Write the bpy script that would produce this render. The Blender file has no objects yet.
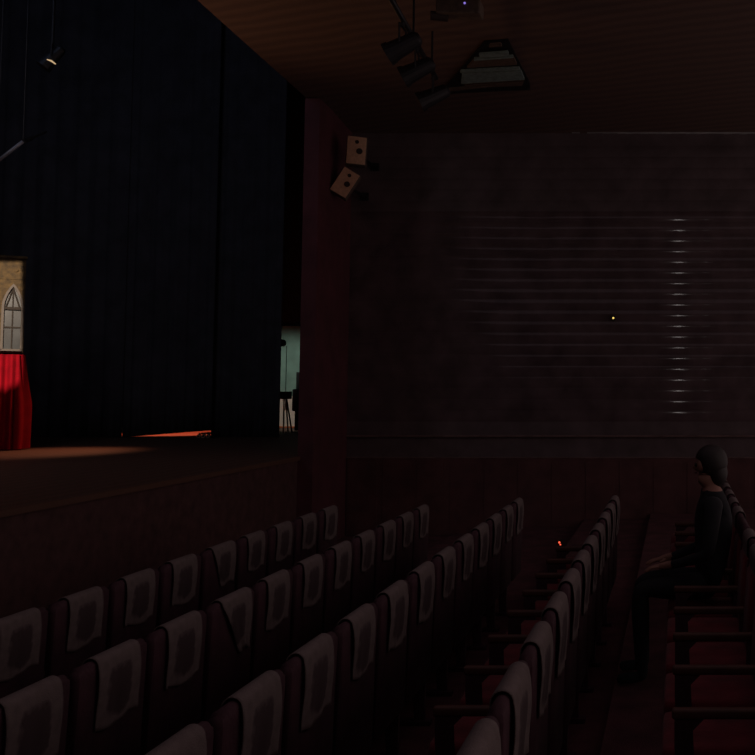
import bpy, bmesh, math, random
from math import radians as R, sin, cos, pi
from mathutils import Vector, Matrix, Quaternion
random.seed(7)
sc = bpy.context.scene
COL = sc.collection
# ------------------------------------------------------------------ camera
F, PITCH, CX, CY = 940.0, R(3), 677.0, 388.0 - 940.0 * math.tan(R(3))
CAMZ = 2.2
cam = bpy.data.cameras.new('camera'); camo = bpy.data.objects.new('camera', cam); COL.objects.link(camo)
camo.location = (0, 0, CAMZ); camo.rotation_euler = (R(90) + PITCH, 0, 0)
cam.sensor_width = 36; cam.lens = F / 755 * 36
cam.shift_x = -(CX - 377.5) / 755; cam.shift_y = -(377.5 - CY) / 755
cam.clip_end = 200; cam.clip_start = .05
sc.camera = camo
def ray(x, y):
    a = (x - CX) / F; b = (CY - y) / F
    return Vector((a, cos(PITCH) - b * sin(PITCH), sin(PITCH) + b * cos(PITCH)))
def at(x, y, Y):
    r = ray(x, y); return Vector((0, 0, CAMZ)) + r * (Y / r.y)
def atz(x, y, Z):
    r = ray(x, y); return Vector((0, 0, CAMZ)) + r * ((Z - CAMZ) / r.z)

# ------------------------------------------------------------------ materials
def mat(name, col, rough=.8, metal=0, var=0., vscale=8., bump=0., bscale=60., emit=None, es=1., spec=.5, sheen=0):
    m = bpy.data.materials.new(name); m.use_nodes = True
    n = m.node_tree.nodes; l = m.node_tree.links; b = n['Principled BSDF']
    b.inputs['Roughness'].default_value = rough; b.inputs['Metallic'].default_value = metal
    b.inputs['Specular IOR Level'].default_value = spec
    if sheen: b.inputs['Sheen Weight'].default_value = sheen
    tc = n.new('ShaderNodeTexCoord')
    nz = n.new('ShaderNodeTexNoise'); nz.inputs['Scale'].default_value = vscale; nz.inputs['Detail'].default_value = 4
    l.new(tc.outputs['Object'], nz.inputs['Vector'])
    rp = n.new('ShaderNodeValToRGB'); rp.color_ramp.elements[0].position = .3; rp.color_ramp.elements[1].position = .7
    rp.color_ramp.elements[0].color = (*[max(0, c * (1 - var)) for c in col], 1)
    rp.color_ramp.elements[1].color = (*[min(1, c * (1 + var)) for c in col], 1)
    l.new(nz.outputs['Fac'], rp.inputs['Fac']); l.new(rp.outputs['Color'], b.inputs['Base Color'])
    if bump:
        n2 = n.new('ShaderNodeTexNoise'); n2.inputs['Scale'].default_value = bscale
        l.new(tc.outputs['Object'], n2.inputs['Vector'])
        bp = n.new('ShaderNodeBump'); bp.inputs['Strength'].default_value = bump; bp.inputs['Distance'].default_value = .01
        l.new(n2.outputs['Fac'], bp.inputs['Height']); l.new(bp.outputs['Normal'], b.inputs['Normal'])
    if emit:
        b.inputs['Emission Color'].default_value = (*emit, 1); b.inputs['Emission Strength'].default_value = es
    return m
def striped(name, c1, c2, rot, scale, rough=.6, axis='X', dist=.6, bump=.5):
    m = mat(name, c1, rough)
    n = m.node_tree.nodes; l = m.node_tree.links; b = n['Principled BSDF']
    for q in [q for q in n if q.type in ('TEX_NOISE', 'VALTORGB')]: n.remove(q)
    tc = [q for q in n if q.type == 'TEX_COORD'][0]
    mp = n.new('ShaderNodeMapping'); mp.inputs['Rotation'].default_value = (0, 0, rot)
    w = n.new('ShaderNodeTexWave'); w.bands_direction = axis; w.inputs['Scale'].default_value = scale
    w.inputs['Distortion'].default_value = dist; w.inputs['Detail'].default_value = 3; w.inputs['Detail Scale'].default_value = .6
    rp = n.new('ShaderNodeValToRGB')
    rp.color_ramp.elements[0].color = (*c1, 1); rp.color_ramp.elements[1].color = (*c2, 1)
    rp.color_ramp.elements[0].position = .2; rp.color_ramp.elements[1].position = .8
    bp = n.new('ShaderNodeBump'); bp.inputs['Strength'].default_value = bump; bp.inputs['Distance'].default_value = .02
    l.new(tc.outputs['Object'], mp.inputs['Vector']); l.new(mp.outputs['Vector'], w.inputs['Vector'])
    l.new(w.outputs['Fac'], rp.inputs['Fac']); l.new(rp.outputs['Color'], b.inputs['Base Color'])
    l.new(w.outputs['Fac'], bp.inputs['Height']); l.new(bp.outputs['Normal'], b.inputs['Normal'])
    return m
M = dict(
    redfab=mat('red_velour', (.16, .016, .024), .9, var=.3, bump=.3, sheen=.1),
    backfab=mat('dark_seat_back', (.06, .022, .032), .8, var=.3, bump=.2),
    cover=mat('cover_cloth', (.165, .13, .125), .95, var=.12, vscale=25, bump=.3, bscale=200),
    coverdark=mat('cover_print', (.11, .07, .07), .95, var=.2, vscale=25, bump=.3, bscale=200),
    seatmetal=mat('dark_metal', (.03, .025, .025), .5, .6, var=.2),
    armwood=mat('arm_wood', (.09, .035, .025), .55, var=.3),
    carpet=mat('carpet', (.10, .032, .038), 1, var=.35, vscale=5, bump=.4, bscale=150),
    stagewood=striped('stage_boards', (.10, .048, .032), (.13, .062, .04), 0, 1.6, .7, 'X', 1., .3),
    apron=mat('apron_paint', (.09, .042, .04), .8, var=.3),
    drape=mat('black_drape', (.06, .06, .07), .95, var=.25, vscale=3),
    blackwall=mat('black_wall', (.05, .05, .056), .9, var=.2),
    redcol=mat('dark_red_paint', (.10, .028, .036), .8, var=.25, vscale=3),
    ceil=striped('ceiling_slats', (.105, .062, .052), (.135, .080, .064), R(17), 1.7, .9, 'Y', 3.5, .35),
    wall=mat('batten_wall', (.11, .078, .082), .75, var=.3, vscale=2.5),
    gloss=mat('glossy_batten', (.11, .078, .082), .065, var=.3, vscale=2.5, spec=.5),
    wains=mat('wainscot_paint', (.10, .04, .04), .8, var=.3, vscale=3),
    pale=mat('pale_lit_trim', (.36, .36, .36), .6, var=.3, vscale=6),  # light along the cove line is put into this pale colour
    rail=mat('rail_paint', (.15, .09, .085), .6, var=.3, vscale=6),
    slat=mat('grey_green_lit_board', (.19, .27, .26), .6, var=.25, vscale=18),  # light caught by the ceiling slats, painted as a paler colour
    brownslat=mat('brown_board', (.12, .085, .065), .6, var=.25, vscale=18),
    darkmetal=mat('black_metal', (.02, .02, .022), .5, .3, var=.2),
    greymetal=mat('grey_metal', (.25, .25, .28), .5, .3, var=.2),
    tan=mat('beige_speaker_face', (.62, .36, .22), .7, var=.12, vscale=30),
    cone=mat('speaker_cone', (.03, .015, .012), .7),
    stone=mat('painted_stone', (.070, .042, .012), .8, var=.55, vscale=14, bump=.4, bscale=40),
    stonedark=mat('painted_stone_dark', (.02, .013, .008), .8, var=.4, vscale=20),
    frame=mat('pale_window_frame', (.085, .065, .05), .6, var=.2),
    pane=mat('window_pane', (.03, .034, .036), .25, var=.35, vscale=5),
    skirt=mat('red_skirt', (.26, .003, .010), .95, spec=.1, var=.15, vscale=6, bump=.2),
    green=mat('green_door', (.20, .33, .27), .7, var=.15, vscale=4),
    doorpale=mat('pale_door', (.72, .58, .48), .7, var=.12, vscale=4),
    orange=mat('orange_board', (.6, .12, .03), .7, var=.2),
    beigewheel=mat('beige_wheel', (.5, .33, .22), .6, var=.2),
    skin=mat('skin', (.30, .15, .11), .6, var=.1),
    blackcloth=mat('black_cloth', (.012, .013, .016), .95, var=.3),
    redcloth=mat('dark_red_cloth', (.30, .010, .03), .9, var=.3),
    hair=mat('dark_hair', (.015, .011, .01), .6, var=.3),
    lamp_y=mat('yellow_led', (.8, .6, .1), .5, emit=(1, .68, .16), es=1.1),
    lamp_r=mat('red_led', (.8, .1, .05), .5, emit=(1, .12, .06), es=1.2),
    lamp_p=mat('violet_led', (.4, .3, .8), .5, emit=(.35, .25, 1), es=.7),
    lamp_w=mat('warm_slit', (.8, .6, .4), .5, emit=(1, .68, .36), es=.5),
    lamp_d=mat('standby_led', (.8, .8, .8), .5, emit=(.8, .95, .9), es=.35),
)
def printed(m, dark):
    n = m.node_tree.nodes; l = m.node_tree.links; b = n['Principled BSDF']
    tc = [q for q in n if q.type == 'TEX_COORD'][0]
    sep = n.new('ShaderNodeSeparateXYZ'); l.new(tc.outputs['Object'], sep.inputs[0])
    nz = n.new('ShaderNodeTexNoise'); nz.inputs['Scale'].default_value = 22; l.new(tc.outputs['Object'], nz.inputs['Vector'])
    def mth(op, a, b_=None):
        q = n.new('ShaderNodeMath'); q.operation = op
        for i, v in enumerate((a, b_)):
            if v is None: continue
            if isinstance(v, (int, float)): q.inputs[i].default_value = v
            else: l.new(v, q.inputs[i])
        return q.outputs[0]
    ya = mth('POWER', mth('ABSOLUTE', mth('DIVIDE', sep.outputs['Y'], .088)), 3)
    za = mth('POWER', mth('ABSOLUTE', mth('DIVIDE', mth('SUBTRACT', sep.outputs['Z'], .835), .105)), 4)
    d = mth('ADD', mth('ADD', ya, za), mth('MULTIPLY', mth('SUBTRACT', nz.outputs['Fac'], .5), 1.6))
    mr = n.new('ShaderNodeMapRange'); l.new(d, mr.inputs[0]); mr.inputs[1].default_value = 1.35; mr.inputs[2].default_value = .6
    back = mth('GREATER_THAN', sep.outputs['X'], 0.0)
    fac = mth('MULTIPLY', mr.outputs[0], back)
    src = b.inputs['Base Color'].links[0].from_socket
    mx = n.new('ShaderNodeMix'); mx.data_type = 'RGBA'; l.new(fac, mx.inputs[0]); l.new(src, mx.inputs[6]); mx.inputs[7].default_value = (*dark, 1)
    l.new(mx.outputs[2], b.inputs['Base Color'])
printed(M['cover'], (.065, .045, .048))
# ------------------------------------------------------------------ mesh helpers
def link(name, bm, m, parent=None, smooth=False, loc=None):
    me = bpy.data.meshes.new(name); bmesh.ops.recalc_face_normals(bm, faces=bm.faces[:])
    bm.to_mesh(me); bm.free()
    ms = m if isinstance(m, (list, tuple)) else [m]
    for q in ms: me.materials.append(q)
    if smooth:
        for p in me.polygons: p.use_smooth = True
    o = bpy.data.objects.new(name, me); COL.objects.link(o)
    if parent: o.parent = parent
    if loc is not None: o.location = loc
    return o
def struct(name, bm, m, **k):
    o = link(name, bm, m, **k); o['kind'] = 'structure'; return o
def box(bm, lo, hi, mtx=None, bev=0, mi=0):
    lo, hi = Vector(lo), Vector(hi)
    r = bmesh.ops.create_cube(bm, size=1)
    vs = r['verts']; c = (lo + hi) / 2; s = hi - lo
    for v in vs: v.co = Vector((v.co.x * s.x, v.co.y * s.y, v.co.z * s.z)) + c
    if bev:
        es = list({e for v in vs for e in v.link_edges})
        rb = bmesh.ops.bevel(bm, geom=es, offset=bev, segments=2, affect='EDGES', profile=.6)
        vs = list({v for f in rb['faces'] for v in f.verts} | {v for v in vs if v.is_valid})
    if mtx is not None:
        for v in vs: v.co = mtx @ v.co
    for f in {f for v in vs for f in v.link_faces}: f.material_index = mi
    return vs
def cyl(bm, p, q, r1, r2=None, seg=16, caps=True):
    p, q = Vector(p), Vector(q); r2 = r1 if r2 is None else r2; d = q - p
    res = bmesh.ops.create_cone(bm, cap_ends=caps, segments=seg, radius1=r1, radius2=r2, depth=d.length)
    mt = Matrix.Translation((p + q) / 2) @ d.to_track_quat('Z', 'Y').to_matrix().to_4x4()
    for v in res['verts']: v.co = mt @ v.co
    return res['verts']
def ball(bm, c, r, sc3=(1, 1, 1), seg=16):
    res = bmesh.ops.create_uvsphere(bm, u_segments=seg, v_segments=seg // 2 + 2, radius=r)
    for v in res['verts']: v.co = Vector((v.co.x * sc3[0], v.co.y * sc3[1], v.co.z * sc3[2])) + Vector(c)
def prism(bm, pts, vec, mi=0):
    vec = Vector(vec)
    a = [bm.verts.new(Vector(p)) for p in pts]; b = [bm.verts.new(Vector(p) + vec) for p in pts]
    fs = [bm.faces.new(a), bm.faces.new(list(reversed(b)))]
    for i in range(len(a)):
        j = (i + 1) % len(a); fs.append(bm.faces.new((a[i], b[i], b[j], a[j])))
    for f in fs: f.material_index = mi
def thing(name, label, cat, loc=(0, 0, 0), rz=0, group=None):
    o = bpy.data.objects.new(name, None); COL.objects.link(o); o.location = loc; o.rotation_euler = (0, 0, rz)
    o.empty_display_size = .1
    o['label'] = label; o['category'] = cat
    if group: o['group'] = group
    return o
def tag(o, label, cat, group=None):
    o['label'] = label; o['category'] = cat
    if group: o['group'] = group
    return o
B = bmesh.new

# ------------------------------------------------------------------ setting
ROWS = {1: (-3.44, .02), 2: (-2.46, .06), 3: (-1.50, .15), 4: (-.53, .27), 5: (.44, .35)}
WY = 14.0
XS = -5.0      # stage line
SZ = 1.3       # stage floor
bm = B()
prof = [(-4.98, -.3), (-4.98, .02)]
for k in (1, 2, 3, 4, 5):
    X, h = ROWS[k]
    prof += [(X + .14, h)]
    nh = ROWS[k + 1][1] if k < 5 else .43
    prof += [(X + .14, nh)]
prof += [(4.0, .43), (4.0, -.3)]
prism(bm, [(x, -1.5, z) for x, z in prof], (0, WY + 1.5, 0))
struct('floor', bm, M['carpet'])

def ceil_z(Y): return CAMZ + 3.84 + .045 * (14 - Y)
bm = B()
y0, y1 = -1.5, WY + .02
v = [(XS, y0, ceil_z(y0)), (6, y0, ceil_z(y0)), (6, y1, ceil_z(y1)), (XS, y1, ceil_z(y1))]
prism(bm, v, (0, 0, .2))
struct('ceiling', bm, M['ceil'])

# side wall across the view: horizontal half-round battens, glossy in the middle band
bm = B()
box(bm, (-4.95, WY, 0), (6, WY + .2, 6.3))
PITCHB = .1656
zr = at(600, 416, WY).z
def battens(z0, z1, mi, r=.020):
    n = int(round((z1 - z0) / PITCHB))
    for i in range(n):
        z = z0 + i * PITCHB
        ring = []
        Rc = .5; hh = PITCHB / 2
        for k in range(9):
            u = (k / 8 * 2 - 1) * hh * .97
            ring.append((-.004 - (math.sqrt(Rc * Rc - u * u) - math.sqrt(Rc * Rc - hh * hh)), z + u))
        A = [bm.verts.new((-4.9, WY + y, zz)) for y, zz in ring]; Bv = [bm.verts.new((6, WY + y, zz)) for y, zz in ring]
        for k in range(8):
            f = bm.faces.new((A[k], Bv[k], Bv[k + 1], A[k + 1])); f.material_index = mi; f.smooth = True
battens(zr, zr + PITCHB * 19, 1)
battens(zr + PITCHB * 19, 6.0, 0)
o = struct('wall_right', bm, [M['wall'], M['gloss']])
bm = B(); z = at(345, 435, WY).z
box(bm, (-4.9, WY - .05, z - .03), (6, WY - .002, z), bev=.006)
struct('trim_1', bm, M['rail'])
bm = B(); z2 = at(345, 457, WY).z
box(bm, (-4.9, WY - .035, z2 - .02), (6, WY - .002, z2), bev=.006)
struct('trim_2', bm, M['rail'])
bm = B()
box(bm, (-4.88, WY - .025, .03), (6, WY - .002, z2 - .021)); 
for i in range(22): box(bm, (-4.85 + i * .5, WY - .032, .10), (-4.85 + i * .5 + .42, WY - .025, z2 - .08), bev=.003)
struct('trim_3', bm, M['wains'])
bm = B()
a = at(572, 132.3, WY - .03); b = at(770, 133, WY - .03)
for i in range(26):
    t0, t1 = i / 26, (i + 1) / 26
    p, q = a.lerp(b, t0), a.lerp(b, t1)
    if i in (1,): continue
    w = .006 if i < 6 else .011
    dz = random.uniform(-.004, .004)
    box(bm, (p.x, WY - .05, p.z - w + dz), (q.x + .002, WY - .002, p.z + w + dz))
struct('trim_4', bm, M['pale'])

bm = B(); box(bm, (-16.2, -1.7, 0), (6, -1.5, 10.7)); struct('wall_rear', bm, M['wall'])
# proscenium pier, apron, stage
bm = B()
zt = 6.22
prism(bm, [(XS, 12.45, 0), (-4.80, 12.45, 0), (-4.90, WY + .03, 0), (XS - .02, WY + .03, 0)], (0, 0, ceil_z(12.45) - .02))
struct('wall_left', bm, M['redcol'])
bm = B(); box(bm, (XS - .3, -1.5, 0), (XS, 12.447, SZ - .05)); box(bm, (XS - .3, 12.4, 0), (XS - .03, 22, SZ - .05)); struct('wall_stage_front', bm, M['apron'])
bm = B(); box(bm, (-16, -1.5, SZ - .05), (XS + .04, 12.44, SZ), bev=0); box(bm, (-16, 12.44, SZ - .05), (XS, 22, SZ)); struct('floor_stage', bm, M['stagewood'])
bm = B(); box(bm, (-16, 21.4, SZ), (XS - .05, 21.6, 10.5)); struct('wall_stage_side', bm, M['blackwall'])
bm = B(); box(bm, (-16.2, -1.5, SZ), (-16, 22, 10.5)); struct('wall_stage_back', bm, M['blackwall'])
bm = B(); box(bm, (-16.2, -1.5, 10.5), (XS, 22, 10.7)); struct('ceiling_stage', bm, M['blackwall'])
bm = B(); box(bm, (XS - .02, WY + .2, 0), (XS, 22, 10.5)); box(bm, (XS + .0, 2, 6.8), (XS + .1, 22, 10.5)); struct('wall_stage_house', bm, M['blackwall'])

# black wing drapes
def drape(name, x0, x1, y, ztop, hem0, hem1, label, amp=.03, n=140, lamb=.33):
    bm = B(); cols = []
    nz = 10
    for i in range(n + 1):
        t = i / n; x = x0 + (x1 - x0) * t
        yy = y + amp * sin(2 * pi * (x - x0) / lamb) + amp * .4 * sin(2 * pi * (x - x0) / (lamb * .37) + 1)
        hem = hem0 + (hem1 - hem0) * max(0, t)
        col = []
        for j in range(nz + 1):
            u = j / nz
            col.append(bm.verts.new((x, y + (yy - y) * (1 - .5 * u), hem + (ztop - hem) * u)))
        cols.append(col)
    for i in range(n):
        for j in range(nz):
            bm.faces.new((cols[i][j], cols[i + 1][j], cols[i + 1][j + 1], cols[i][j + 1]))
    o = link(name, bm, M['drape'], smooth=True)
    md = o.modifiers.new('thick', 'SOLIDIFY'); md.thickness = .012
    tag(o, label, 'curtain', 'black wing drapes')
    return o
XD = at(212.5, 400, 17.2).x
hx = at(122, 435, 17.2).x
drape('stage_drape', -15.9, hx, 17.2, 10.4, SZ + .003, SZ + .003, 'black floor-length stage drape at the far left, behind the red-skirted booth')
hz = at(212, 430.2, 17.2).z
drape('stage_drape', hx, XD, 17.2, 10.4, SZ + .003, hz, 'black stage drape with slanting raised hem above the orange-lit strip of floor', n=60)
XD2 = at(280, 400, 17.3).x
drape('stage_drape', at(211.5, 400, 17.33).x, XD2, 17.33, 10.4, SZ + .004, SZ + .004, 'black stage drape between the orange-lit gap and the green door', n=50)
# door at the side of the stage
bm = B()
dl = at(274, 427, 21.38).x; dr = at(304, 427, 21.38).x + .25
dz = at(290, 326, 21.38).z; dm = at(290, 396, 21.38).z
box(bm, (dl, 21.33, SZ + .03), (dr, 21.395, dm), mi=1); box(bm, (dl, 21.33, dm), (dr, 21.395, dz), mi=0)
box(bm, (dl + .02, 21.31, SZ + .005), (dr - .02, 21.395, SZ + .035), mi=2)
o = struct('door_1', bm, [M['green'], M['doorpale'], M['orange']])
hl = link('door_handle', (lambda b: (cyl(b, (dl + .62, 21.33, 2.3), (dl + .62, 21.27, 2.3), .012), cyl(b, (dl + .62, 21.27, 2.3), (dl + .73, 21.27, 2.3), .01), b)[-1])(B()), M['seatmetal'], o)

# ------------------------------------------------------------------ seats
seatroot = thing('theatre_seat', 'x', 'seat')
def slab_back():
    bm = B(); n = 8
    # side profile (x,z): x toward the back of the hall (+x) ; thickness with rounded top
    prof = [(-.040, .40), (-.031, .94)]
    for k in range(n + 1):
        a = pi - pi * k / n
        prof.append((-.006 + .024 * cos(a) , .968 + .024 * sin(a)))
    prof += [(.020, .94), (.005, .30), (-.03, .30)]
    prism(bm, [(x, -.245, z) for x, z in prof], (0, .49, 0))
    side = [e for e in bm.edges if abs(e.verts[0].co.y - e.verts[1].co.y) < 1e-6]
    bmesh.ops.bevel(bm, geom=side, offset=.012, segments=2, affect='EDGES')
    return bm
link('backrest', slab_back(), M['backfab'], seatroot, True)
bm = B(); box(bm, (-.50, -.225, .36), (-.03, .225, .47), bev=.035)
pad = link('seat_cushion', bm, M['redfab'], seatroot, True)
bm = B()
prism(bm, [(-.042, -.215, .48), (-.034, -.215, .90), (-.055, -.215, .88), (-.085, -.215, .50)], (0, .43, 0))
bmesh.ops.bevel(bm, geom=bm.edges[:], offset=.012, segments=2, affect='EDGES')
link('back_cushion', bm, M['redfab'], seatroot, True)
bm = B()
box(bm, (-.46, -.29, .60), (-.02, -.25, .64), bev=.012)
link('armrest', bm, M['armwood'], seatroot, True)
bm = B()
prism(bm, [(-.40, -.285, .02), (-.34, -.285, .02), (-.33, -.285, .28), (-.12, -.285, .28), (-.10, -.285, .02), (-.04, -.285, .02), (-.03, -.285, .60), (-.09, -.285, .60), (-.11, -.285, .34), (-.37, -.285, .34), (-.38, -.285, .56), (-.34, -.285, .60), (-.45, -.285, .60), (-.45, -.285, .50)], (0, .03, 0))
box(bm, (-.42, -.30, 0.002), (.0, -.24, .03), bev=.005)
link('side_stanchion', bm, M['backfab'], seatroot)
bm = B(); cyl(bm, (-.26, -.255, .34), (-.26, .255, .34), .018); box(bm, (-.42, -.2, .335), (-.08, .2, .359))
link('seat_frame', bm, M['seatmetal'], seatroot)
for o in list(seatroot.children):
    for p in o.data.polygons: pass

# cloth head cover
def cover_mesh(skew=0., wid=.36, drop=.285, kind='a', front=.12):
    bm = B()
    path = []   # (x,z) from front hem over the top to rear hem
    nf, nt, nr = 5, 10, 14
    top = .968
    for k in range(nf): path.append((-.041, top - front + front * k / nf))
    for k in range(nt + 1):
        a = pi - pi * k / nt
        path.append((-.006 + .034 * cos(a), top + .034 * sin(a)))
    for k in range(1, nr + 1):
        u = k / nr
        path.append((.030 - .006 * u + .005 * sin(u * 5), top - drop * u))
    nw = 20; g = []
    rnd = random.Random(hash(kind) if False else len(kind) * 7 + ord(kind[-1]))
    ph = rnd.uniform(0, 6)
    for i, (x, z) in enumerate(path):
        s = max(0, i - nf - nt) / nr
        row = []
        for j in range(nw + 1):
            t = j / nw - .5
            y = t * wid + (-skew * s * (t - .5) * 1.0 if skew else 0)
            if skew: y = (t * wid) + skew * s * (.5 - t)
            rip = .004 * s * (1 + sin(t * 17 + ph)) if s else 0
            row.append(bm.verts.new((x + rip, y, z + .012 * s * sin(t * 6 + ph))))
        g.append(row)
    for i in range(len(g) - 1):
        s = (i + .5 - nf - nt) / nr
        for j in range(nw):
            t = (j + .5) / nw - .5
            f = bm.faces.new((g[i][j], g[i][j + 1], g[i + 1][j + 1], g[i + 1][j]))
    return bm
def mkcover(kind, skew, wid, drop):
    o = link('headrest_cover', cover_mesh(skew, wid, drop, kind), M['cover'], smooth=True)
    md = o.modifiers.new('thick', 'SOLIDIFY'); md.thickness = .004; md.offset = 1
    return o
COVERS = [mkcover('a', 0, .305, .27), mkcover('b', .025, .30, .255), mkcover('c', 0, .315, .275)]
SKEW = mkcover('d', .22, .34, .29); SKEW2 = mkcover('e', .14, .34, .27)
ORD = ['first', 'second', 'third', 'fourth', 'fifth', 'sixth', 'seventh', 'eighth', 'ninth', 'tenth', 'eleventh', 'twelfth', 'thirteenth']
ROWN = {1: 'row nearest the stage', 2: 'second row from the stage', 3: 'third row from the stage',
        4: 'fourth row from the stage', 5: 'rightmost row beyond the gangway'}
START = {1: (5.12, 9), 2: (3.782, 11), 3: (3.0, 12), 4: (2.696, 11), 5: (3.35, 11)}
used = set()
def use(proto, fresh):
    if proto.name not in used: used.add(proto.name); return proto
    c = proto.copy(); COL.objects.link(c)
    for ch in proto.children:
        d = ch.copy(); COL.objects.link(d); d.parent = c
    return c
rs = random.Random(3)
for k in (1, 2, 3, 4, 5):
    X, h = ROWS[k]; Y0, n = START[k]
    for i in range(n):
        Y = Y0 - .18 + .55 * i
        if k == 5: Y = Y0 + .55 * i
        s = use(seatroot, 0)
        s.location = (X, Y, h); s['category'] = 'seat'
        s['label'] = 'dark red theatre seat, %s from the near end, %s' % (ORD[i], ROWN[k])
        s['group'] = 'seats in the ' + ROWN[k]
        if k == 5 and i == 5: continue   # spectators lean on these
        pr = COVERS[rs.randrange(3)]
        if k == 2 and i == 3: pr = SKEW
        if k == 1 and i == 4: pr = SKEW2
        c = use(pr, 0)
        c.location = (X, Y + .012 + rs.uniform(-.012, .012), h)
        c['category'] = 'seat cover'
        c['label'] = 'cloth cover on the %s seat from the near end, %s' % (ORD[i], ROWN[k])
        c['group'] = 'cloth covers in the ' + ROWN[k]
        if pr in (SKEW, SKEW2): c['label'] = 'crooked ' + c['label']

# ------------------------------------------------------------------ ceiling and wall fittings
def onceil(x, y, d=.0):
    r = ray(x, y); Z0 = CAMZ + 3.84 + .045 * 14 - CAMZ - d
    t = Z0 / (r.z + .045 * r.y); return Vector((0, 0, CAMZ)) + r * t
t = thing('ceiling_cove', 'stepped slatted ceiling panel above the side wall, its light painted in pale grey-green', 'ceiling panel', onceil(490, 68, .04))
base = t.location.copy()
def slatpart(poly, name, m, d=.06, th=.03):
    bm = B(); prism(bm, [onceil(x, y, d) - base for x, y in poly], (0, 0, th)); return link(name, bm, m, t)
slatpart([(462, 73.8), (521, 71), (524.5, 80), (461, 84)], 'slat', M['slat'])
slatpart([(461, 71.6), (519, 68.4), (520, 70), (460, 73.2)], 'slat', M['slat'], .07)
slatpart([(479, 55), (508, 52.6), (509, 56), (480, 58)], 'slat', M['slat'], .08)
slatpart([(474, 59.4), (513, 56.9), (513.5, 58.2), (474, 61)], 'slat', M['slat'], .08)
slatpart([(490, 45.4), (501, 44.6), (502, 46.8), (489, 47.6)], 'slat', M['brownslat'], .08)
slatpart([(473, 61.6), (514, 58.8), (517, 65), (467, 68)], 'slat', M['brownslat'], .05)
slatpart([(447, 90), (494, 85), (494, 86.8), (447, 92)], 'slat', M['brownslat'], .05)
slatpart([(464, 85), (524, 81.5), (522, 86), (468, 88)], 'slat', M['brownslat'], .04)
slatpart([(440, 94), (484, 42), (508, 40), (530, 84), (530, 90)], 'backing', M['darkmetal'], .02, .015)

# lighting bar with three spotlights on the ceiling
pA, pB = onceil(385, -12, .45), onceil(436, 78, .45)
t = thing('lighting_bar', 'black metal lighting bar hung under the ceiling beside the stage', 'lighting bar', pA)
bm = B(); cyl(bm, (0, 0, 0), pB - pA, .028); link('pipe', bm, M['darkmetal'], t, True)
for f in (.15, .5, .9):
    p = (pB - pA) * f; bm = B(); cyl(bm, p, p + Vector((0, 0, .47)), .012); link('hanger', bm, M['darkmetal'], t)
def spotlight(P, aim, label, m=M['darkmetal'], L=.34, r=.1, group='ceiling spotlights', lens=None):
    d = (Vector(aim) - P).normalized()
    t = thing('stage_spotlight', label, 'spotlight', P, 0, group)
    bm = B(); cyl(bm, -d * L * .5, d * L * .35, r * .75, r); cyl(bm, d * L * .35, d * L * .5, r * 1.1, r * 1.15); cyl(bm, -d * L * .58, -d * L * .5, r * .45, r * .7)
    link('housing', bm, m, t, False)
    bm = B(); cyl(bm, d * L * .501, d * (L * .505), r * .95); link('lens', bm, lens or M['cone'], t)
    sd = d.cross(Vector((0, 0, 1))).normalized(); bm = B()
    for s in (-1, 1): cyl(bm, sd * s * r * 1.12, sd * s * r * 1.12 + Vector((0, 0, r * 1.9)), .01)
    cyl(bm, sd * -r * 1.12 + Vector((0, 0, r * 1.9)), sd * r * 1.12 + Vector((0, 0, r * 1.9)), .012)
    cyl(bm, Vector((0, 0, r * 1.9)), Vector((0, 0, r * 2.4)), .02)
    link('yoke', bm, m, t); return t
for f, w in ((.3, 'nearest the top edge of the photo'), (.58, 'in the middle of the bar'), (.93, 'nearest the slatted panel')):
    P = pA.lerp(pB, f) - Vector((0, 0, .27))
    spotlight(P, (-9, 9, 2), 'black spotlight on the lighting bar under the ceiling, ' + w)

P = onceil(462, 10, .30)
t = thing('ceiling_projector', 'brown box-shaped projector with a violet light at the top edge of the photo', 'projector', P)
bm = B(); box(bm, (-.24, -.1, -.07), (.2, .1, .07), bev=.02); link('body', bm, M['brownslat'], t)
bm = B(); cyl(bm, (0, 0, .07), (0, 0, .30), .02); link('mount', bm, M['darkmetal'], t)
bm = B(); cyl(bm, (-.14, -.0, -.075), (-.30, -.05, -.075), .045); link('lens', bm, M['cone'], t)
bm = B(); ball(bm, at(464.6, 3, P.y - .105) - P, .011); link('indicator', bm, M['lamp_p'], t)

# two beige loudspeakers near the corner
def speaker(cx, cy, w, h, d, rot, label, Y, tilt=0):
    P = at(cx, cy, Y)
    t = thing('loudspeaker', label, 'loudspeaker', P, 0, 'beige loudspeakers in the corner')
    mt = Matrix.Rotation(R(16), 4, 'Z') @ Matrix.Rotation(rot, 4, 'Y') @ Matrix.Rotation(tilt, 4, 'X')
    bm = B()
    box(bm, (-w / 2 - .01, 0, -h / 2 - .01), (w / 2 + .01, d, h / 2 + .01), mt, bev=.01); link('cabinet', bm, M['brownslat'], t)
    bm = B(); box(bm, (-w / 2, -.012, -h / 2), (w / 2, -.001, h / 2), mt, bev=.003); link('front_panel', bm, M['tan'], t)
    bm = B(); a = mt @ Vector((w * .16, -.014, -h * .02)); b = mt @ Vector((w * .16, -.026, -h * .02)); cyl(bm, a, b, w * .17, w * .15, 20); link('woofer', bm, M['cone'], t)
    bm = B(); a = mt @ Vector((0, -.014, h * .31)); b = mt @ Vector((0, -.022, h * .31)); cyl(bm, a, b, w * .11, w * .09, 16); link('tweeter', bm, M['cone'], t)
    bm = B(); a = mt @ Vector((0, d, 0)); cyl(bm, a, Vector((a.x, WY - Y - .01, a.z)), .02); box(bm, (a.x - .06, WY - Y - .03, a.z - .06), (a.x + .06, WY - Y - .005, a.z + .06))
    link('wall_bracket', bm, M['darkmetal'], t)
    return t
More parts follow.
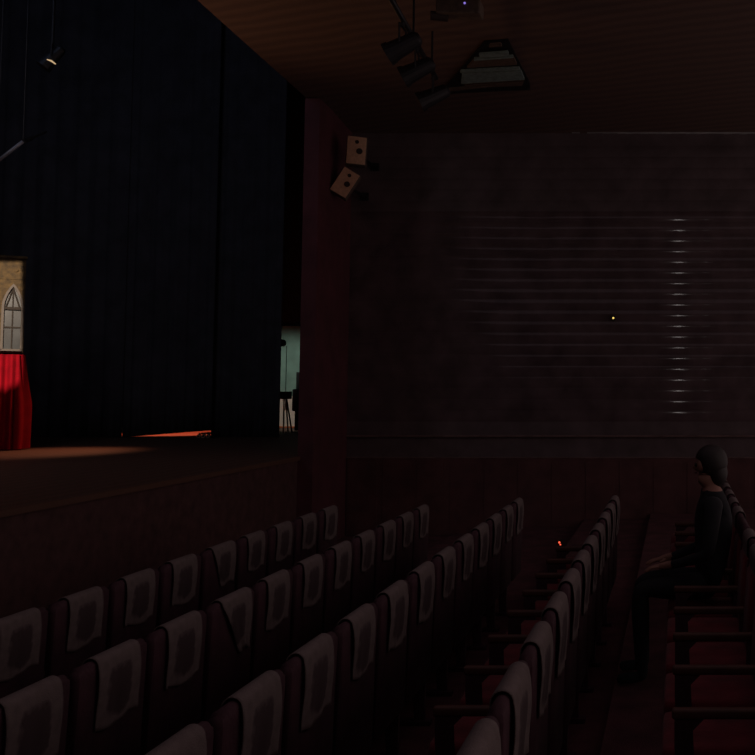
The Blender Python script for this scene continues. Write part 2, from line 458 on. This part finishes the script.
speaker(356.5, 150.5, .25, .385, .20, R(3), 'upper beige loudspeaker on the wall beside the stage, hanging upright', 13.0)
speaker(345, 182.5, .235, .375, .20, R(30), 'lower beige loudspeaker on the wall beside the stage, tilted sideways', 13.0)

# tiny lamps
def led(name, P, r, m, label, cat, d=(0, 1, 0)):
    t = thing(name, label, cat, P)
    bm = B(); box(bm, (-.03, .0, -.04), (.03, .035, .04), bev=.005); link('housing', bm, M['seatmetal'], t)
    bm = B(); ball(bm, (0, -.004, 0), r); link('bulb', bm, m, t)
led('indicator_lamp', at(613.3, 318, WY - .05), .015, M['lamp_y'], 'tiny glowing yellow indicator lamp on the battened side wall', 'lamp')
X4, h4 = ROWS[4]
k9 = START[4][0] - .18 + .55 * 9
P = at(559.3, 543, k9 - .33)
tr = thing('indicator_lamp', 'tiny glowing red lamp among the seats of the fourth row', 'lamp', P)
bm = B(); box(bm, (-.02, .006, -.02), (.02, .05, .02), bev=.004); link('housing', bm, M['seatmetal'], tr)
bm = B(); ball(bm, (0, 0, .004), .008); ball(bm, (.008, 0, -.012), .006); link('bulb', bm, M['lamp_r'], tr)

# ------------------------------------------------------------------ stage: booth, spotlight, pipe, stand, dolly
BY = 13.3
P0 = atz(14, 450, SZ)
rzb = R(36)
bx = thing('puppet_booth', 'tall booth with gothic-windowed yellow stone tower over a pleated red skirt on the stage', 'booth', P0, rzb)
sx = P0.y / F / cos(rzb) * 1.0      # metres per pixel facing the lens
pxm = P0.y / F * 1.0 / cos(R(36)) * .84
def L(x, y, dep=0):   # local booth coordinates of a pixel on its front
    a = ray(x, y); o0 = Vector((0, 0, CAMZ)); nrm = Vector((sin(rzb), -cos(rzb), 0))
    tt = ((P0 + nrm * dep - o0).dot(nrm)) / a.dot(nrm); w = o0 + a * tt - P0
    return Matrix.Rotation(-rzb, 3, 'Z') @ w
tl = L(26.5, 258); tb = L(26.5, 352); xr = tl.x; ztop = tl.z; zb = tb.z
xl = L(-.5, 300).x
bay = xr - xl
NB = 4
# tower front with arched openings, one bay each; the last bay is the one in view
ax = (L(1.8, 300).x, L(24.2, 300).x); aw = (ax[1] - ax[0]) / 2; ac = (ax[0] + ax[1]) / 2 - xl
spring = L(12, 309).z; apex = L(12, 283.5).z; sill = L(12, 351).z
def arch(cx, w, s, ap, n=8):
    pts = []
    H = ap - s; rr = (w * w + H * H) / (2 * w)
    amax = math.asin(min(1, H / rr))
    for k in range(n + 1):
        a = amax * k / n; pts.append((cx + w - rr + rr * cos(a), s + rr * sin(a)))
    for k in range(n, -1, -1):
        a = amax * k / n
        if k == n: continue
        pts.append((cx - w + rr - rr * cos(a), s + rr * sin(a)))
    return pts
bm = B(); D = .10
for b in range(NB):
    x1 = xr - b * bay; x0 = x1 - bay; cx = x0 + ac
    ar = arch(cx, aw, spring, apex)
    half = len(ar) // 2
    for side in (0, 1):
        pts = ar[:half + 1] if side == 0 else ar[half:]
        xe = x1 if side == 0 else x0
        if side == 0: poly = [(xe, sill - .03), (cx + aw, sill - .03)] + pts + [(cx, ztop), (xe, ztop)]
        else: poly = [(cx, ztop)] + pts + [(cx - aw, sill - .03), (xe, sill - .03), (xe, ztop)]
        prism(bm, [(x, 0, z) for x, z in poly], (0, D, 0))
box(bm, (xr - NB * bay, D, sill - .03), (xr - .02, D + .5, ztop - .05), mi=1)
bmesh.ops.remove_doubles(bm, verts=bm.verts[:], dist=1e-5)
tow = link('tower', bm, [M['stone'], M['stonedark']], bx)
for b in range(NB):
    x1 = xr - b * bay; x0 = x1 - bay; cx = x0 + ac
    bm = B(); ao = arch(cx, aw, spring, apex); ai = arch(cx, aw - .03, spring, apex - .045)
    ao = [(cx + aw, sill)] + ao + [(cx - aw, sill)]; ai = [(cx + aw - .03, sill + .03)] + ai + [(cx - aw + .03, sill + .03)]
    for i in range(len(ao) - 1):
        prism(bm, [(ao[i][0], -.012, ao[i][1]), (ao[i + 1][0], -.012, ao[i + 1][1]), (ai[i + 1][0], -.012, ai[i + 1][1]), (ai[i][0], -.012, ai[i][1])], (0, .05, 0))
    box(bm, (cx - aw, -.012, sill), (cx + aw, .038, sill + .03))
    wf = link('window_frame', bm, M['frame'], bx)
    bm = B(); prism(bm, [(x, .05, z) for x, z in ai], (0, .01, 0)); link('pane', bm, M['pane'], wf)
    bm = B(); box(bm, (cx - .008, .03, sill + .03), (cx + .008, .05, apex - .05)); box(bm, (cx - aw + .03, .03, (sill + spring) / 2 + .03), (cx + aw - .03, .05, (sill + spring) / 2 + .05))
    box(bm, (cx - aw + .02, .0, spring - .01), (cx + aw - .02, .04, spring + .03))
    for s in (-1, 1): cyl(bm, (cx, .035, apex - .07), (cx + s * (aw - .05), .035, spring + .02), .010, seg=8)
    link('mullions', bm, M['stonedark'], wf)
# ledge, cornice, small star ornament
bm = B(); box(bm, (xr - NB * bay - .02, -.03, ztop - .02), (xr + .012, .03, ztop + .02), bev=.005)
box(bm, (xr - NB * bay, -.015, apex + .06), (xr, 0, apex + .075))
for b in range(NB):
    cx = xr - b * bay - bay + ac; cyl(bm, (cx + .02, -.03, apex + .20), (cx + .02, 0, apex + .20), .03, .02, 8)
link('cornice', bm, M['stone'], bx)
# pleated skirt, bulging below
def skirt():
    bm = B(); zs0, zs1 = .015, sill - .05
    x0, x1 = xr - NB * bay, xr
    pts = []; n = 90
    r = .22; dep = .62
    per = []
    def add(x, y, nx, ny): per.append((x, y, nx, ny))
    for k in range(n): add(x0 + (x1 - x0 - .1) * k / n + .05, -.02, 0, -1)
    for k in range(12):
        a = -pi / 2 + pi / 2 * k / 11; add(x1 - .09 + .09 * cos(a), .07 + .09 * sin(a), cos(a), sin(a))
    for k in range(1, 24): add(x1, .07 + dep * k / 24, 1, 0)
    for k in range(n): add(x1 - .0 - (x1 - x0) * k / n, dep + .1, 0, 1)
    for k in range(1, 24): add(x0, .07 + dep - dep * k / 24, -1, 0)
    rings = []; nz = 14
    for j in range(nz + 1):
        u = j / nz; z = zs1 + (zs0 - zs1) * u
        bulge = .10 * min(1, u * 1.9) ** 1.2 - .02 * max(0, u - .6)
        ring = []; s = 0
        for i, (x, y, nx, ny) in enumerate(per):
            if i: s += math.hypot(x - per[i - 1][0], y - per[i - 1][1])
            w = .038 * (1 + .2 * u) * sin(2 * pi * s / .125)
            ring.append(bm.verts.new((x + nx * (bulge + w), y + ny * (bulge + w), z)))
        rings.append(ring)
    N = len(per)
    for j in range(nz):
        for i in range(N): bm.faces.new((rings[j][i], rings[j][(i + 1) % N], rings[j + 1][(i + 1) % N], rings[j + 1][i]))
    bm.faces.new(rings[0])
    return bm
link('skirt', skirt(), M['skirt'], bx, True)

# stage spotlight high at left, with a bright slit
P = at(52, 58, 12.6)
t = spotlight(P, (-11.5, 11.0, 2), 'stage spotlight high over the left of the stage, lit along one edge', r=.09, group=None)
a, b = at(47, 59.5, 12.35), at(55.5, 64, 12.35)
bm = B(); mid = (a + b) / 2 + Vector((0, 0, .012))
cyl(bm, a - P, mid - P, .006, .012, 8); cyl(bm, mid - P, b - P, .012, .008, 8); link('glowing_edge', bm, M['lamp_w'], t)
bm = B(); cyl(bm, (0, 0, .2), (0, 0, 10.49 - P.z), .02); link('drop_pipe', bm, M['darkmetal'], t)
# sloping pipe
a, b, c = at(-14, 170, 12), at(23, 141.5, 12), at(46, 132, 12.6)
t = tag(thing('x', 'x', 'x'), 'sloping grey pipe high over the stage at the left edge of the photo', 'pipe'); t.name = 'stage_pipe'; t.location = a
bm = B(); cyl(bm, (0, 0, 0), b - a, .022); link('tube', bm, M['greymetal'], t, True)
bm = B(); cyl(bm, b - a, b - a + (c - b) * .35, .03); link('clamp', bm, M['darkmetal'], t)
bm = B(); cyl(bm, b - a + (c - b) * .35, c - a, .016); link('end_tube', bm, M['darkmetal'], t)
bm = B()
for q in (a + (b - a) * .3, b): cyl(bm, q - a, Vector((q.x, q.y, 10.5)) - a, .006, seg=8)
link('suspension_wire', bm, M['darkmetal'], t)

# light stand before the green door
SY = 19.0
P = atz(287.5, 431.5, SZ); P = Vector((at(287.5, 431, SY).x, SY, SZ))
t = thing('tripod_light_stand', 'black tripod light stand in front of the green door at the side of the stage', 'light stand', P)
def lp(x, y, dy=0): return at(x, y, SY + dy) - P
hubz = lp(287, 398).z
bm = B(); cyl(bm, (lp(285.5, 398).x, 0, hubz - .25), (lp(285.5, 398).x, 0, lp(284, 346).z), .007); link('pole', bm, M['darkmetal'], t)
bm = B(); box(bm, (lp(281, 395).x, -.05, lp(281, 399).z), (lp(291, 395).x, .05, lp(281, 391.5).z), bev=.01); link('bracket', bm, M['darkmetal'], t)
for (xa, xb, dy) in ((284, 283.5, -.25), (286.5, 292, -.1), (286, 288, .35)):
    q = at(xb, 430, SY + dy) - P; q.z = .012; q.y = dy
    bm = B(); cyl(bm, (lp(xa, 398).x, 0, hubz), q, .016, .014, 8); l_ = link('leg', bm, M['darkmetal'] if xb != 283.5 else M['doorpale'], t)
    if xb == 283.5: l_['label'] = 'pale metal leg'
bm = B(); cyl(bm, lp(282.5, 343), lp(282.5, 343) + Vector((.02, -.14, 0)), .075, .075); cyl(bm, lp(282.5, 343) + Vector((0, .05, 0)), lp(282.5, 343), .04, .075); link('lamp_head', bm, M['darkmetal'], t)
bm = B(); ball(bm, lp(281.8, 342.6) + Vector((0, -.15, 0)), .018); link('bulb', bm, M['lamp_d'], t)
# equipment case right of the stand
P = Vector((at(298, 400, 19.6).x, 19.6, SZ))
t = thing('equipment_rack', 'dark upright equipment rack half hidden by the red pier beside the stand', 'rack', P)
g = lambda x, y: at(x, y, 19.6) - P
bm = B(); box(bm, (g(296.8, 400).x, -.1, .02), (g(296.8, 400).x + .4, .2, g(298, 388).z - .35), bev=.01)
link('case', bm, M['darkmetal'], t)
bm = B(); box(bm, (g(294.5, 400).x, -.14, g(298, 411).z), (g(294.5, 400).x + .34, .1, g(298, 389).z), bev=.03); link('padded_cover', bm, M['blackcloth'], t)
bm = B(); box(bm, (g(296, 400).x, -.02, g(298, 389).z), (g(296, 400).x + .12, .02, g(298, 372).z), bev=.01); link('handle', bm, M['darkmetal'], t)

# dolly with beige wheels at the drape hem
WYD = 16.9
P = Vector((at(204, 434, WYD).x, WYD, SZ))
t = thing('wheeled_dolly', 'small flat dolly with beige wheels under the raised drape hem', 'dolly', P)
m1 = WYD / F
bm = B(); box(bm, (-.10, .0, .075), (.12, .35, .095), bev=.004); link('deck', bm, M['seatmetal'], t)
for dx in (-.085, -.0, .085):
    bm = B()
    r0 = .042 if dx == 0 else .036
    res = []
    nn = 20; mm = 8
    rg = []
    for i in range(nn):
        A = 2 * pi * i / nn; rr_ = []
        for j in range(mm):
            Bq = 2 * pi * j / mm; rad = r0 - .010 + .009 * cos(Bq)
            rr_.append(bm.verts.new((dx + rad * cos(A), -.03 + .012 * sin(Bq), r0 + .002 + rad * sin(A))))
        rg.append(rr_)
    for i in range(nn):
        for j in range(mm): bm.faces.new((rg[i][j], rg[(i + 1) % nn][j], rg[(i + 1) % nn][(j + 1) % mm], rg[i][(j + 1) % mm]))
    w = link('wheel', bm, M['beigewheel'], t, True)
    bm = B(); cyl(bm, (dx, -.04, r0), (dx, .02, r0), .008); box(bm, (dx - .008, -.02, r0), (dx + .008, .04, .076)); link('axle', bm, M['seatmetal'], w)

# ------------------------------------------------------------------ seated spectators
def person(P, label, cloth, capmat, lean=.0, seed=0, headtilt=0, tall=1.0):
    """faces -X; P = hip point on the seat (floor level z given separately)"""
    V = []; E_ = []; Rr = []
    def v(x, y, z, r, par=None, ry=None):
        V.append((x, y, z)); Rr.append((r, ry or r)); i = len(V) - 1
        if par is not None: E_.append((par, i))
        return i
    sz = .50
    pel = v(0, 0, sz + .10, .13, None, .12)
    wa = v(.02 - lean * .3, 0, sz + .27, .115, pel, .12)
    ch = v(.03 - lean * .7, 0, sz + .45, .125, wa, .145)
    nb = v(.03 - lean, 0, sz + .57, .085, ch, .10)
    nk = v(.02 - lean, 0, sz + .645, .052, nb)
    h0 = v(.005 - lean, 0, sz + .70, .068, nk)
    h1 = v(-.005 - lean, 0, sz + .77, .088, h0, .078)
    h2 = v(.005 - lean, 0, sz + .835, .075, h1, .068)
    nose = v(-.10 - lean, 0, sz + .765, .012, h1)
    chin = v(-.065 - lean, 0, sz + .70, .028, h0)
    hands = []
    for s in (-1, 1):
        sh = v(.03 - lean, s * .17, sz + .545, .062, nb)
        el = v(-.02 - lean * .4, s * .235, sz + .27, .043, sh)
        wr = v(-.24, s * .15, sz + .205, .027, el)
        pm = v(-.31, s * .125, sz + .19, .033, wr, .02)
        for k in range(4):
            ln = (.062, .072, .068, .052)[k]; oy = (k - 1.5) * .019
            f0 = v(-.352, s * .12 - s * oy, sz + .187, .0095, pm)
            f1 = v(-.352 - ln * .6, s * .117 - s * oy * 1.1, sz + .178, .0085, f0)
            v(-.352 - ln, s * .117 - s * oy * 1.1, sz + .158, .0075, f1)
        t0 = v(-.30, s * .085, sz + .185, .012, pm); v(-.335, s * .068, sz + .178, .010, t0)
        hp = v(-.04, s * .09, sz + .07, .10, pel)
        kn = v(-.46, s * .13, sz + .06, .062, hp)
        an = v(-.44, s * .13, .10, .042, kn)
        he = v(-.43, s * .13, .05, .04, an); v(-.60, s * .14, .035, .032, he)
    me = bpy.data.meshes.new('tmp'); me.from_pydata([(a * 1, b, c * tall) for a, b, c in V], E_, [])
    ob = bpy.data.objects.new('tmp', me); COL.objects.link(ob)
    sk = ob.modifiers.new('s', 'SKIN'); sub = ob.modifiers.new('u', 'SUBSURF'); sub.levels = 2; sub.render_levels = 2
    for i, d in enumerate(me.skin_vertices[0].data): d.radius = Rr[i]; d.use_root = (i == 0)
    dg = bpy.context.evaluated_depsgraph_get(); dg.update()
    me2 = bpy.data.meshes.new_from_object(ob.evaluated_get(dg)); bpy.data.objects.remove(ob)
    me2.materials.clear(); me2.materials.append(cloth); me2.materials.append(M['skin'])
    for p in me2.polygons:
        c = p.center; p.use_smooth = True
        if c.z > (sz + .625) * tall or (c.x < -.255 and sz + .150 < c.z / tall < sz + .26): p.material_index = 1
    t = thing('person', label, 'person', P)
    body = bpy.data.objects.new('body', me2); COL.objects.link(body); body.parent = t
    # eyes, ears, mouth
    hz = (sz + .775) * tall
    bm = B()
    for s in (-1, 1): ball(bm, (-.077 - lean, s * .030, hz + .005), .012)
    link('eye', bm, M['cone'], t)
    bm = B(); box(bm, (-.088 - lean, -.022, hz - .052), (-.07 - lean, .022, hz - .044), bev=.003); link('mouth', bm, M['redcol'], t)
    bm = B()
    for s in (-1, 1): ball(bm, (.012 - lean, s * .078, hz - .005), .03, (.7, .35, 1))
    link('ears', bm, M['skin'], t, True)
    bm = B(); ball(bm, (.022 - lean, 0, hz + .025), .112, (.95, .88, .98), 24)
    for q in bm.verts:
        if q.co.x < -.05 - lean and q.co.z < hz + .045: q.co.x = -.045 - lean
    ball(bm, (.055 - lean, 0, hz - .045), .09, (.8, .9, 1.1), 20)
    link('hair' if capmat is M['hair'] else 'headwear', bm, capmat, t, True)
    return t
X5, h5 = ROWS[5]
Yp = START[5][0] + .55 * 5
person((X5 - .22, Yp, h5), 'seated person in black clothes with dark hair in the rightmost row', M['blackcloth'], M['hair'], lean=.02, tall=1.06)

# ------------------------------------------------------------------ light
w = bpy.data.worlds.new('world'); sc.world = w; w.use_nodes = True
bg = w.node_tree.nodes['Background']; bg.inputs[0].default_value = (1, .74, .72, 1); bg.inputs[1].default_value = .30
def light(kind, name, loc, energy, col, aim=None, size=.3, angle=None, blend=.3, sizey=None):
    l = bpy.data.lights.new(name, kind); l.energy = energy; l.color = col
    o = bpy.data.objects.new(name, l); COL.objects.link(o); o.location = loc
    if aim is not None:
        o.rotation_euler = (Vector(aim) - Vector(loc)).to_track_quat('-Z', 'Y').to_euler()
    if kind == 'AREA':
        l.size = size
        if sizey: l.shape = 'RECTANGLE'; l.size_y = sizey
    else: l.shadow_soft_size = size
    if kind == 'SPOT': l.spot_size = angle; l.spot_blend = blend
    return o
# unseen lamps added behind the camera to put glints on the battens
light('AREA', 'glint_light', (.05, -1.2, 4.6), 2.5, (1, .92, .88), (-.05, 14, 3.0), .18, sizey=.9)
light('AREA', 'glint_light', (.90, -1.2, 4.8), .12, (1, .92, .88), (.5, 14, 3.0), .10, sizey=.5)
light('AREA', 'hall_fill', (3.5, 3.5, 5.6), 3.6, (1, .74, .72), (-2.0, 6, 1), 1.5)  # unseen soft fill added to lift the dark hall
light('AREA', 'overhead_fill', (-.3, 4.6, 5.95), 17, (1, .74, .84), (-.3, 4.6, 0), 9.2, sizey=7.0)  # wide overhead fill added to brighten seats and aisles
# dim wash over the stage: unseen area lights added to lift its blacks
light('AREA', 'stage_blue_wash', (-9, 9, 9.8), 17, (.4, .55, 1), (-10, 17, 7), 3)
light('AREA', 'stage_fill', (-8, 8, 6.6), 13, (1, .92, .95), (-10, 17, 3), 2)
SP = Vector((-6.6, 7.0, 5.0))
light('SPOT', 'booth_spot', SP, 3400, (1, .80, .62), (-10.35, P0.y, 3.3), .002, R(20), .2)
nrm = Vector((sin(rzb), -cos(rzb), 0)); wloc = lambda q: P0 + Matrix.Rotation(rzb, 3, 'Z') @ q
ca = (wloc(L(-60, 396, .12)) - SP).normalized(); cb = (wloc(L(60, 396, .12)) - SP).normalized()
da = (wloc(L(21.5, 240, .0)) - SP).normalized(); db = (wloc(L(21.5, 470, .0)) - SP).normalized()
t = spotlight(SP - (wloc(L(0, 320)) - SP).normalized() * .2, wloc(L(0, 320)), 'unseen black spotlight beside the stage opening, added plates trim its beam on the booth', L=.22, r=.08, group=None)
ce = (wloc(L(-60, 262, .0)) - SP).normalized(); cf = (wloc(L(60, 262, .0)) - SP).normalized()
for kk, (u1, u2, out) in enumerate(((ce, cf, Vector((0, 0, .2))), (ca, cb, Vector((0, 0, -.22))), (da, db, Vector((.22, .06, 0))))):  # unseen plates added to cut the beam's edges on the booth
    o3 = SP - t.location; bm = B()
    v1, v2 = o3 + u1 * .5, o3 + u2 * .5
    e = (v2 - v1) * .6
    prism(bm, [v1 - e, v2 + e, v2 + e + out, v1 - e + out], (u1 + u2) * .002); link('beam_plate', bm, M['darkmetal'], t)
light('SPOT', 'floor_glow', (-8.3, 14.6, 4.2), 230, (1, .42, .22), (-8.9, 13.3, SZ), .2, R(50), 1)
light('SPOT', 'ceiling_glow', (-7.9, 9.4, 3.4), 130, (1, .52, .28), (-4.9, 9.3, 6.3), .3, R(70), 1)
light('SPOT', 'red_wing_light', (at(170, 433, 18.5).x, 18.6, 3.2), 420, (1, .20, .10), (at(175, 433, 18.6).x, 18.8, SZ), .1, R(75), .5)
light('SPOT', 'door_light', (-8.4, 18.4, 4.0), 110, (.97, 1, .92), (-8.85, 21.2, 1.7), .1, R(62), .6)
light('SPOT', 'red_pier_light', (-3.6, 9, 5.0), 2.0, (1, .25, .25), (-4.9, 12.4, 4.6), .3, R(40), 1)
light('POINT', 'red_led_glow', tuple(Vector(tr.location) + Vector((-.02, -.03, .0))), .004, (1, .15, .05), None, .01)

sc.view_settings.view_transform = 'Standard'; sc.view_settings.look = 'None'
sc.view_settings.exposure = 0; sc.view_settings.gamma = 1; sc.view_settings.use_curve_mapping = False
